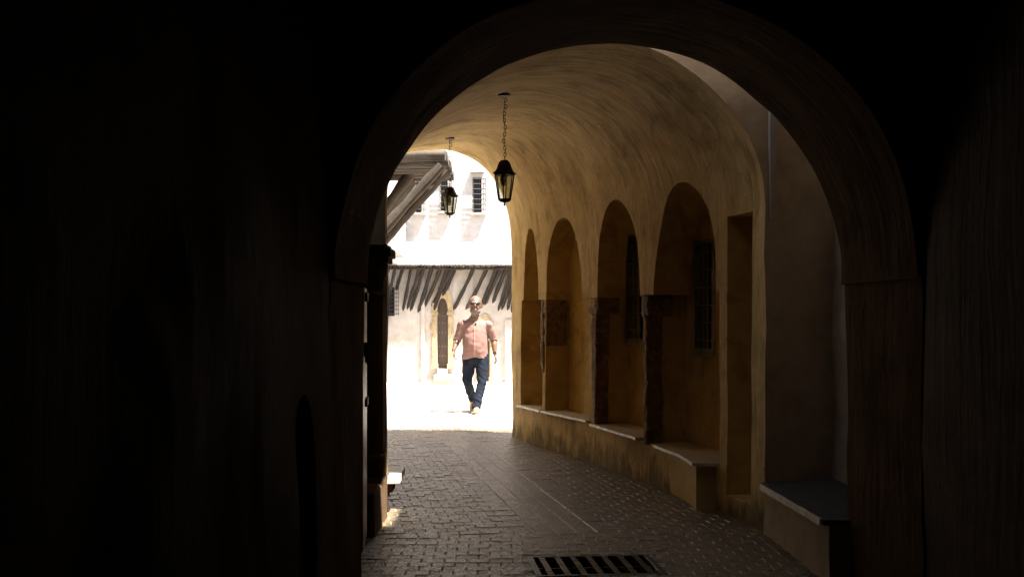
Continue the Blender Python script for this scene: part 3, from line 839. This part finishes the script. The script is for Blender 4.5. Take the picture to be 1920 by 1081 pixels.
for k, (a, b, c_, d) in enumerate(WX + [(vx0, vx1, vh0, vh1)]):
    ZU = ZU0 if k < 3 else ZF
    f = MB(); f.quadbox(a + .002, b - .002, ZU + .18, ZU + .215, c_ + .002, d - .002); f.build('window', M['void'], wh)
    cw = b - a + .09
    g_ = MB(); y1, y0 = ZU - .004, ZU - .13
    x0, x1 = a - .005, a + cw
    nb = 7
    for q in range(nb):
        xx = x0 + (x1 - x0) * q / (nb - 1)
        g_.tube([(xx, y1, d - .02), (xx, y0 + .03, d - .02), (xx, y0, d - .05), (xx, y0, c_ + .05), (xx, y0 + .03, c_ + .02), (xx, y1, c_ + .02)], .0045, 5)
    for q in range(7):
        h = c_ + .05 + (d - c_ - .1) * q / 6
        g_.tube([(x0, y1, h), (x0, y0, h), (x1, y0, h), (x1, y1, h)], .0085, 6)
    g_.build('grille', M['iron'], wh)
    if k == 3: continue
    s_ = MB(); s_.quadbox(a - .05, b + .10, ZU - .10, ZU + .02, c_ - .055, c_ - .03); s_.build('ledge', M['white'], wh)
    s_ = MB(); s_.quadbox(a - .06, b + .06, ZU - .10, ZU + .02, d + .10, d + .125); s_.build('ledge', M['white'], wh)
ZU = ZU0
MB().quadbox(X(851, ZU), X(860, ZU), ZU - .008, ZU + .1, HE + .003, 8.58).build('pilaster', M['white'], wh)
MB().quadbox(X(790, ZF), X(797, ZF), ZF - .05, ZF + .1, -.05, HE - .003).build('pilaster', M['cream'], wh)
MB().quadbox(X(947, ZF), X(962, ZF), ZF - .06, ZF + .1, -.05, 1.32).build('buttress', M['cream'], wh)
# doors
def surround(parent, x0, x1, h0, hs, ht, zf, cw, mat, depth=.05):
    m_ = MB()
    for (a, b) in ((x0 - cw, x0 + .005), (x1 - .005, x1 + cw)):
        m_.quadbox(a + .008, b - .008, zf - depth + .01, zf + .05, h0, hs - .08); m_.quadbox(a - .012, b + .012, zf - depth - .015, zf + .05, h0 - .02, h0 + .08)
        m_.quadbox(a - .016, b + .016, zf - depth - .02, zf + .05, hs - .079, hs - .03); m_.quadbox(a - .006, b + .006, zf - depth - .01, zf + .05, hs - .03, hs)
    cx = (x0 + x1) / 2; ri = (x1 - x0) / 2; K = 14
    for k in range(K):
        a0, a1 = math.pi * k / K, math.pi * (k + 1) / K
        q = []
        for (rr, aa) in ((ri, a0), (ri + cw, a0), (ri + cw, a1), (ri, a1)):
            q.append((cx + rr * math.cos(aa), hs + (ht - hs) * math.sin(aa) * rr / ri))
        b = len(m_.v)
        for y in (zf - depth, zf + .05):
            for (xx, hh) in q: m_.v.append(Vector((xx, y, hh + .0008)))
        for ff in ((0, 1, 2, 3), (7, 6, 5, 4), (0, 4, 5, 1), (1, 5, 6, 2), (2, 6, 7, 3), (3, 7, 4, 0)): m_.f.append([b + i for i in ff])
    return m_.build('door_surround', mat, parent, bevel=.004)
surround(wh, dx0, dx1, .30, 1.50, 1.78, ZF, .115, M['limestone'])
d1 = MB().quadbox(dx0 + .002, dx1 - .002, ZF + .12, ZF + .17, .283, 1.915).build('door', M['door'], wh)
for h in (.55, .75, 1.05, 1.25, 1.4):
    for q in range(3): o = MB().ball((dx0 + .04 + q * .06, ZF + .117, h), (.008, .006, .008), 8, 6).build('stud', M['frame'], None); o.parent = d1
surround(wh, ex0, ex1, .02, .95, 1.25, ZF, .07, M['limestone'])
MB().quadbox(ex0 + .002, ex1 - .002, ZF + .12, ZF + .17, .022, 1.218).build('door', M['door'], wh)
# panel between poles and door: yellow stone lintel field
MB().quadbox(X(850, ZF), X(888, ZF), ZF - .03, ZF + .02, 1.95, HE - .01).build('lintel_stone', M['cream'], wh)
sg = MB().quadbox(X(806, ZF), X(814, ZF), ZF - .02, ZF + .001, 1.1, 1.24).build('wall_plaque', M['limestone'], wh)
stp = empty('door_step', ((dx0 + dx1) / 2, ZF - .3, 0), 'worn pale stone steps in front of the arched doorway', 'steps')
m = MB(); slab_poly(m, [(X(815, 23.9), 23.62), (X(850, 23.9), 23.58), (X(850, 23.9), ZF - .002), (X(815, 23.9), ZF - .002)], .10, .17); m.build('tread', M['mortar'], stp, bevel=.01)
m = MB(); slab_poly(m, [(X(815, 23.9), 23.35), (X(846, 23.9), 23.32), (X(848, 23.9), ZF - .003), (X(817, 23.9), ZF - .003)], -.05, .095); m.build('tread', M['limestone'], stp, bevel=.01)
MB().quadbox(dx0 + .01, dx1 - .01, ZF - .12, ZF + .12, .171, .279).build('threshold', M['mortar'], stp)

# slanting poles under the jutting storey; tops along the eave, feet on the lower wall
po = [(741, 8), (756, 7), (771, 9), (779, 5), (787, 8), (794, 8), (801, 8), (809, 9), (817, 8), (826, 9), (839, 7), (854, 8), (888, 9), (899, 9), (913, 8), (922, 7), (931, 9), (940, 9), (950, 10), (958, 9)]
foot = [(722, 572), (743, 545), (755, 585), (758, 578), (763, 582), (769, 585), (776, 587), (783, 588), (788, 584), (792, 580), (812, 590), (827, 560), (848, 584), (862, 572), (872, 582), (888, 562), (900, 578), (908, 574), (923, 570), (933, 585)]
extra = [((963, 500), (940, 583)), ((966, 500), (951, 584)), ((975, 500), (958, 588)), ((985, 500), (966, 588)), ((730, 498), (700, 560)), ((848, 500), (808, 575))]
tops = [((p, 500), f) for k, ((p, w_), f) in enumerate(zip(po, foot)) if k not in (3, 6, 8, 13, 15)] + extra
for (tp, fp) in tops:
    y0 = ZU + .03; y1 = ZF + .02
    a = Vector((X(tp[0], y0), y0, HE - .05)); b = Vector((X(fp[0], y1), y1, H(fp[1], y1)))
    pts = []; K = 9; bx = random.uniform(-.02, .02); bz = random.uniform(-.015, .015)
    for k in range(K):
        f = k / (K - 1); p = a.lerp(b, f); s_ = math.sin(math.pi * f)
        pts.append(p + Vector((bx * s_, 0, bz * s_)))
    rr = random.uniform(.034, .046)
    rad = [rr * (1 + .12 * math.sin(k * 1.7)) for k in range(K)]; rad[-1] = rr * .12; rad[-2] = rr * .95
    pts[-2] = pts[-1].lerp(pts[-3], .45)
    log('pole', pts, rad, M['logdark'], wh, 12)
# eave: transverse log ends over a long wall plate, bedded in mortar
for k in range(46):
    px = 728 + k * 5.7
    xx = X(px, ZU) + random.uniform(-.008, .008); rr = random.uniform(.020, .027)
    log('log_end', [(xx, ZU - .05, HE - .012 + random.uniform(-.012, .012)), (xx + random.uniform(-.01, .01), ZF - .002, HE - .02)], rr, M['log'], wh, 10)
m = MB(); pts = [(-2.7 + 5.4 * k / 30, ZU + .02, HE - .065 + random.uniform(-.007, .007)) for k in range(31)]
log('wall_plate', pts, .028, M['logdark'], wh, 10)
m = MB()
for k in range(70):
    x0 = -2.7 + k * .08; m.quadbox(x0, x0 + .078, ZU - .035 + random.uniform(-.010, .010), ZU + .01, HE + .012, HE + .040 + random.uniform(0, .018))
m.build('mortar_bed', M['mortar'], wh)

# ---------------------------------------------------------------- outside left: house with a jettied bay
lh = empty('left_house', (-2.6, 18, 0), 'cream house on the left of the sunlit lane with a heavy timbered overhang', 'house')
lwall = MB().quadbox(-3.2, -2.22, 13.3, 18.5, -.1, 6.5).build('wall', M['cream'], lh)
MB().quadbox(-3.2, -2.22, 18.501, ZU - .15, 2.62, 6.5).build('upper_wall', M['cream'], lh)
MB().quadbox(-3.2, -2.75, 18.501, ZU - .15, -.1, 2.618).build('lower_wall', M['cream'], lh)
BX = X(836, 15.2); zb0, zb1 = 15.0, 17.3; HB = H(300, 15.2)
MB().quadbox(-2.3, BX - .05, zb0 + .12, zb1 - .02, HB + .11, 6.4).build('bay', M['white'], lh)
for k in range(15):                                     # floor joists, side by side
    y = zb0 + .06 + k * (zb1 - zb0 - .1) / 14; rr = random.uniform(.066, .085)
    pts = [(-2.3 + (BX + 2.3 + random.uniform(-.05, .03)) * j / 8, y + random.uniform(-.012, .012), HB + .04 + random.uniform(-.008, .008)) for j in range(9)]
    log('joist', pts, rr, M['log'], lh)
def strut(a, b, r0):
    pts = []; K = 12; bz = random.uniform(-.03, .03)
    for k in range(K):
        f = k / (K - 1); p = Vector(a).lerp(Vector(b), f); s_ = math.sin(math.pi * f); pts.append(p + Vector((0, 0, bz * s_)))
    log('strut', pts, [r0 * (1 + .1 * math.sin(k * 1.3 + r0 * 90)) for k in range(K)], M['log'], lh)
A1 = (X(828, 15.05), 15.05, H(310, 15.05)); B1 = (-2.25, 15.1, H(310, 15.05) - (2.25 + X(828, 15.05)) * 1.12)
strut(A1, B1, .07); strut((A1[0] + .05, 15.28, A1[2] - .03), (-2.25, 15.32, B1[2] - .11), .065)
for y in (16.6, 16.85, 17.1):
    strut((-1.5, y, HB - .04), (-2.3, y, HB - 1.1), .08)
strut((-1.72, 15.0, HB - .02), (-2.28, 15.02, HB - .78), .07)
# right-hand neighbour beyond the exit (outside the frame, shades and bounces)
rh = MB().quadbox(2.4, 3.4, 13.4, ZU - .01, -.1, 4.2).build('garden_wall', M['ochre_out']); tag(rh, 'yellow limewashed wall on the right of the sunlit lane, beyond the vault', 'wall')

# ---------------------------------------------------------------- the man
def man():
    z0 = 16.30
    R0 = Vector((X(890, z0), z0 + .0, 0))
    r = empty('person', tuple(R0), 'bald bearded man in sunglasses, pink shirt and dark jeans walking towards the viewer', 'person')
    r.location = R0
    k = 1.0
    def V3(x, y, h): return R0 + Vector((x, y, h))
    hipL, hipR = V3(-.085, .27, .80), V3(.095, .25, .80)
    kneL, kneR = V3(-.115, .26, .435), V3(.100, .13, .44)
    ankL, ankR = V3(-.045, .56, .175), V3(.025, .02, .095)
    pel = V3(.0, .26, .83); wai = V3(-.005, .215, 1.0); che = V3(-.01, .21, 1.19); sho = V3(0, .225, 1.315); nek = V3(0, .205, 1.41)
    hs = 1.13; hd = V3(.005, .16, 1.56)
    shL, shR = V3(-.185, .225, 1.285), V3(.19, .225, 1.28)
    elL, elR = V3(-.260, .25, 1.06), V3(.268, .29, 1.055)
    wrL, wrR = V3(-.308, .14, .905), V3(.288, .225, .85)
    up = (0, -1, 0)
    def legs(m, s_):
        for hp, kn, an in ((hipL, kneL, ankL), (hipR, kneR, ankR)):
            pts = [hp + Vector((0, 0, .04)), hp.lerp(kn, .3), hp.lerp(kn, .65), kn, kn.lerp(an, .3), kn.lerp(an, .65), an]
            m.tube(pts, [(.095 * s_, .095 * s_), (.090 * s_, .088 * s_), (.072 * s_, .072 * s_), (.058 * s_, .06 * s_), (.060 * s_, .055 * s_), (.045 * s_, .042 * s_), (.036 * s_, .036 * s_)], 16, up=up)
    # --- body
    b = MB(); legs(b, .92)
    b.tube([pel - Vector((0, 0, .05)), pel + Vector((0, 0, .05)), wai, che, sho, sho + Vector((0, 0, .035)), nek, nek + Vector((0, -.02, .06))],
           [(.11, .15), (.12, .165), (.125, .165), (.11, .175), (.085, .175), (.07, .11), (.06, .06), (.058, .058)], 20, up=up)
    for sh, el, wr in ((shL, elL, wrL), (shR, elR, wrR)):
        b.tube([sh + Vector((0, 0, .01)), sh.lerp(el, .4), el, el.lerp(wr, .35), el.lerp(wr, .75), wr], [.058, .05, .042, .045, .034, .027], 14)
        b.ball(el, (.042,) * 3); b.ball(sh, (.06,) * 3)
    b.ball(hd + Vector((0, .012, .018)) * hs, tuple(q * hs for q in (.082, .098, .100)), 20, 16)
    b.ball(hd + Vector((0, -.018, -.05)) * hs, tuple(q * hs for q in (.063, .068, .080)), 18, 14)
    b.ball(hd + Vector((0, -.098, -.012)) * hs, tuple(q * hs for q in (.013, .020, .026)), 12, 8)         # nose
    b.ball(hd + Vector((0, -.082, .028)) * hs, tuple(q * hs for q in (.052, .018, .012)), 12, 8)          # brow
    b.ball(hd + Vector((0, -.078, -.062)) * hs, tuple(q * hs for q in (.024, .014, .012)), 12, 8)         # mouth mound
    for s_ in (-1, 1): b.ball(hd + Vector((.084 * s_, .01, -.012)) * hs, tuple(q * hs for q in (.012, .022, .032)), 10, 8)
    # --- hands
    def hand(wr, d, side, inward):
        d = d.normalized(); side = (side - d * side.dot(d)).normalized(); nrm = d.cross(side).normalized() * inward
        palm = wr + d * .05
        Rm = Matrix((side, nrm, d)).transposed()
        b.ball(palm, (.038, .017, .052), 14, 10, Rm); b.ball(wr, (.027, .024, .03))
        for i, (o_, L) in enumerate(((-.029, .058), (-.010, .068), (.009, .064), (.027, .050))):
            base = palm + side * o_ + d * .035
            p1 = base + d * L * .45 + nrm * .006; p2 = p1 + d * L * .30 + nrm * .016; p3 = p2 + d * L * .12 + nrm * .022
            b.tube([base, p1, p2, p3], [.0098, .0092, .0085, .007], 8)
        tb = palm - side * .030 - d * .012
        t1 = tb - side * .020 + d * .022 + nrm * .010; t2 = t1 - side * .004 + d * .028 + nrm * .012
        b.tube([tb, t1, t2], [.0135, .0115, .009], 8)
    hand(wrL, Vector((.03, -.07, -.5)), Vector((.25, .95, 0)) * -1 * -1, 1)
    hand(wrR, Vector((.10, -.04, -.5)), Vector((-.25, .95, 0)), -1)
    body = b.build('body', M['skin'], r)
    apply_mod(body, 'REMESH', mode='VOXEL', voxel_size=.0062); apply_mod(body, 'SMOOTH', factor=.5, iterations=4)
    body.data.materials.clear(); body.data.materials.append(M['skin']); body.data.shade_smooth()
    # --- shirt
    m = MB()
    hem = V3(.0, .235, .785)
    m.tube([hem, hem + Vector((0, 0, .04)), V3(-.002, .22, .90), wai + Vector((0, -.01, 0)), V3(-.005, .205, 1.10), che, V3(0, .22, 1.27), V3(0, .225, 1.325), V3(0, .215, 1.365)],
           [(.155, .182), (.155, .182), (.160, .180), (.163, .178), (.152, .177), (.135, .180), (.113, .182), (.095, .145), (.07, .095)], 28, up=up)
    cuffL, cuffR = elL.lerp(wrL, .10), elR.lerp(wrR, .04)
    for sh, el, cf in ((shL, elL, cuffL), (shR, elR, cuffR)):
        m.tube([sh + Vector((0, 0, 0)), sh.lerp(el, .35), sh.lerp(el, .75), el, cf], [.066, .065, .061, .058, .057], 18)
        m.ball(sh + Vector((0, 0, -.012)), (.070,) * 3)
        m.tube([el.lerp(cf, -.15 if cf is cuffR else .1) , cf + (cf - el).normalized() * .012], [.063, .062], 18)
    # standing collar
    m.tube([nek + Vector((.072 * math.cos(a), .010 + .070 * math.sin(a) , -.032 + .018 * math.sin(a))) for a in [2 * math.pi * q / 24 for q in range(24)]], .013, 8, closed=True)
    shirt = m.build('shirt', M['shirt'], r)
    apply_mod(shirt, 'REMESH', mode='VOXEL', voxel_size=.0085); apply_mod(shirt, 'SMOOTH', factor=.5, iterations=5)
    for v in shirt.data.vertices:
        p = v.co - R0
        d = noise.noise(Vector((p.x * 7 + p.z * 5, p.y * 6, p.z * 5 - p.x * 5))) * .011 + noise.noise(Vector((p.x * 16 - p.z * 9, p.y * 12, p.z * 17 + p.x * 8))) * .006
        tz = max(0, min(1, (p.z - .80) / .1))
        if p.z < .86: v.co.z += .018 * math.cos(math.atan2(p.x, -(p.y - .24)) * 2) * (1 - tz)
        v.co += v.normal * d
    shirt.data.materials.clear(); shirt.data.materials.append(M['shirt']); shirt.data.shade_smooth()
    # surface lookup for small things
    from mathutils.bvhtree import BVHTree
    bvh = BVHTree.FromObject(shirt, bpy.context.evaluated_depsgraph_get())
    def front(x, h, off=.002):
        q = Vector((R0.x + x, R0.y - 1, h)); hit = bvh.ray_cast(q, Vector((0, 1, 0)))
        return (hit[0] + Vector((0, -off, 0))) if hit[0] else Vector((R0.x + x, R0.y + .1, h))
    pl = MB(); prev = None
    for q in range(26):
        h = 1.335 - q * .0205
        for s_ in (-1, 1): pl.v.append(front(-.003 + s_ * .013, h, .004))
    pl.f = [[2 * q, 2 * q + 1, 2 * q + 3, 2 * q + 2] for q in range(25)]
    o = pl.build('placket', M['shirtdark'], None); o.parent = shirt
    apply_mod(o, 'SOLIDIFY', thickness=.004)
    for h in (1.20, 1.13, 1.06, .99, .92, .85): o = MB().ball(front(-.003, h, .005), (.0075, .004, .0075), 10, 6).build('button', M['buttons'], None); o.parent = shirt
    # folded spectacles hooked on the neckline
    e = MB(); p = front(.006, 1.275, .012)
    for s_ in (-1, 1): e.ball(p + Vector((s_ * .006, 0, s_ * .026 - .02)), (.013, .005, .022), 10, 8)
    e.tube([p + Vector((-.01, 0, .05)), p + Vector((.0, -.004, -.05))], .003, 6)
    o = e.build('folded_glasses', M['lens'], r)
    # --- trousers
    m = MB(); legs(m, 1.16)
    m.tube([V3(0, .255, .88), V3(0, .255, .82), V3(.0, .258, .75), V3(0, .26, .70)], [(.13, .172), (.135, .175), (.125, .17), (.09, .13)], 24, up=up)
    for kn, an, s_ in ((kneL, ankL, 1), (kneR, ankR, 1)):
        d = (an - kn).normalized(); m.tube([kn, kn.lerp(an, .5), an, an + d * .035], [.070, .067, .066, .068], 16)
    tr = m.build('trousers', M['jeans'], r)
    apply_mod(tr, 'REMESH', mode='VOXEL', voxel_size=.0085); apply_mod(tr, 'SMOOTH', factor=.5, iterations=5)
    for v in tr.data.vertices:
        p = v.co - R0
        amp = 1.0 + 1.4 * max(0, 1 - abs(p.z - .2) / .15) + .8 * max(0, 1 - abs(p.z - .48) / .15)
        d = noise.noise(Vector((p.x * 8, p.y * 8, p.z * 20 + p.x * 14))) * .008 * amp + noise.noise(p * 11) * .005
        v.co += v.normal * d
    tr.data.materials.clear(); tr.data.materials.append(M['jeans']); tr.data.shade_smooth()
    bl = MB(); bl.tube([V3(.178 * math.cos(a), .255 + .14 * math.sin(a), .865) for a in [2 * math.pi * q / 28 for q in range(28)]], .012, 6, closed=True); bl.build('belt', M['door'], r, smooth=True)
    # --- shoes
    for an, toe, fl in ((ankR, V3(.03, -.135, .035), True), (ankL, V3(-.045, .455, .035), False)):
        s_ = MB(); heel = Vector((an.x, an.y + .05, .045)) if fl else an + Vector((0, .055, -.035))
        mid = heel.lerp(toe, .55) + Vector((0, 0, .018))
        ins = heel.lerp(toe, .25) + Vector((0, 0, .03))
        s_.tube([heel + Vector((0, .012, 0)), heel, ins, mid, toe, toe + (toe - mid).normalized() * .03], [(.02, .02), (.040, .034), (.048, .038), (.040, .044), (.028, .043), (.014, .025)], 16, up=(0, 0, 1))
        s_.ball(an + Vector((0, .01, -.03)), (.042, .05, .05))
        o = s_.build('shoe', M['shoe'], r); apply_mod(o, 'REMESH', mode='VOXEL', voxel_size=.007); apply_mod(o, 'SMOOTH', factor=.5, iterations=3)
        o.data.materials.clear(); o.data.materials.append(M['shoe']); o.data.shade_smooth()
        so_ = MB(); dn = Vector((0, 0, -.038)) if fl else Vector((0, .012, -.036))
        so_.tube([heel + dn + Vector((0, .03, 0)), heel + dn, mid + dn + Vector((0, 0, -.018)), toe + dn + Vector((0, 0, .012)), toe + dn + (toe - mid).normalized() * .03 + Vector((0, 0, .014))], [(.008, .018), (.009, .038), (.009, .048), (.008, .044), (.006, .02)], 12, up=(0, 0, 1))
        q = so_.build('sole', M['sole'], None, smooth=True); q.parent = o
    # --- beard, hair fringe, sunglasses, mouth, watch
    bd = MB(); bd.ball(hd + Vector((0, -.014, -.075)) * hs, tuple(q * hs for q in (.0685, .074, .058)), 20, 14)
    be = bd.build('beard', M['beard'], r, smooth=True)
    for v in be.data.vertices: v.co += v.normal * noise.noise(v.co * 60) * .003
    be2 = MB(); be2.ball(hd + Vector((0, -.084, -.040)) * hs, tuple(q * hs for q in (.026, .010, .007)), 12, 8); o = be2.build('moustache', M['beard'], r, smooth=True)
    hh = MB(); hh.ball(hd + Vector((0, .024, .003)) * hs, tuple(q * hs for q in (.0865, .094, .082)), 24, 16); o = hh.build('hair', M['hair'], r, smooth=True)
    mo = MB(); mo.ball(hd + Vector((0, -.090, -.058)) * hs, tuple(q * hs for q in (.021, .006, .0065)), 12, 8); mo.build('mouth', M['lips'], r, smooth=True)
    sg_ = MB()
    for s_ in (-1, 1):
        sg_.ball(hd + Vector((s_ * .036, -.099 + .006, .012)) * hs, tuple(q * hs for q in (.031, .010, .019)), 14, 10)
        sg_.tube([hd + Vector((s_ * .066, -.090, .020)) * hs, hd + Vector((s_ * .088, -.04, .018)) * hs, hd + Vector((s_ * .09, .02, .008)) * hs], .004, 6)
    sg_.tube([hd + Vector((-.066, -.098, .024)) * hs, hd + Vector((0, -.106, .023)) * hs, hd + Vector((.066, -.098, .024)) * hs], .0045, 6)
    sg_.build('sunglasses', M['lens'], r, smooth=True)
    wd = (wrR - elR).normalized(); wc = wrR - wd * .012
    wt = MB(); wt.tube([wc - wd * .012, wc + wd * .012], .0345, 14); wt.build('watch', M['lens'], r, ang=30)
    wf = MB(); wf.ball(wc + Vector((.03, -.022, 0)), (.012, .012, .018), 10, 8); wf.build('watch_face', M['frame'], r, smooth=True)
man()

# fix parent spaces of sub-parts that were built in world space under a child mesh
bpy.context.view_layer.update()
for o in bpy.data.objects:
    if o.parent and o.parent.parent:
        o.matrix_parent_inverse = o.parent.matrix_world.inverted()
bpy.context.view_layer.update()
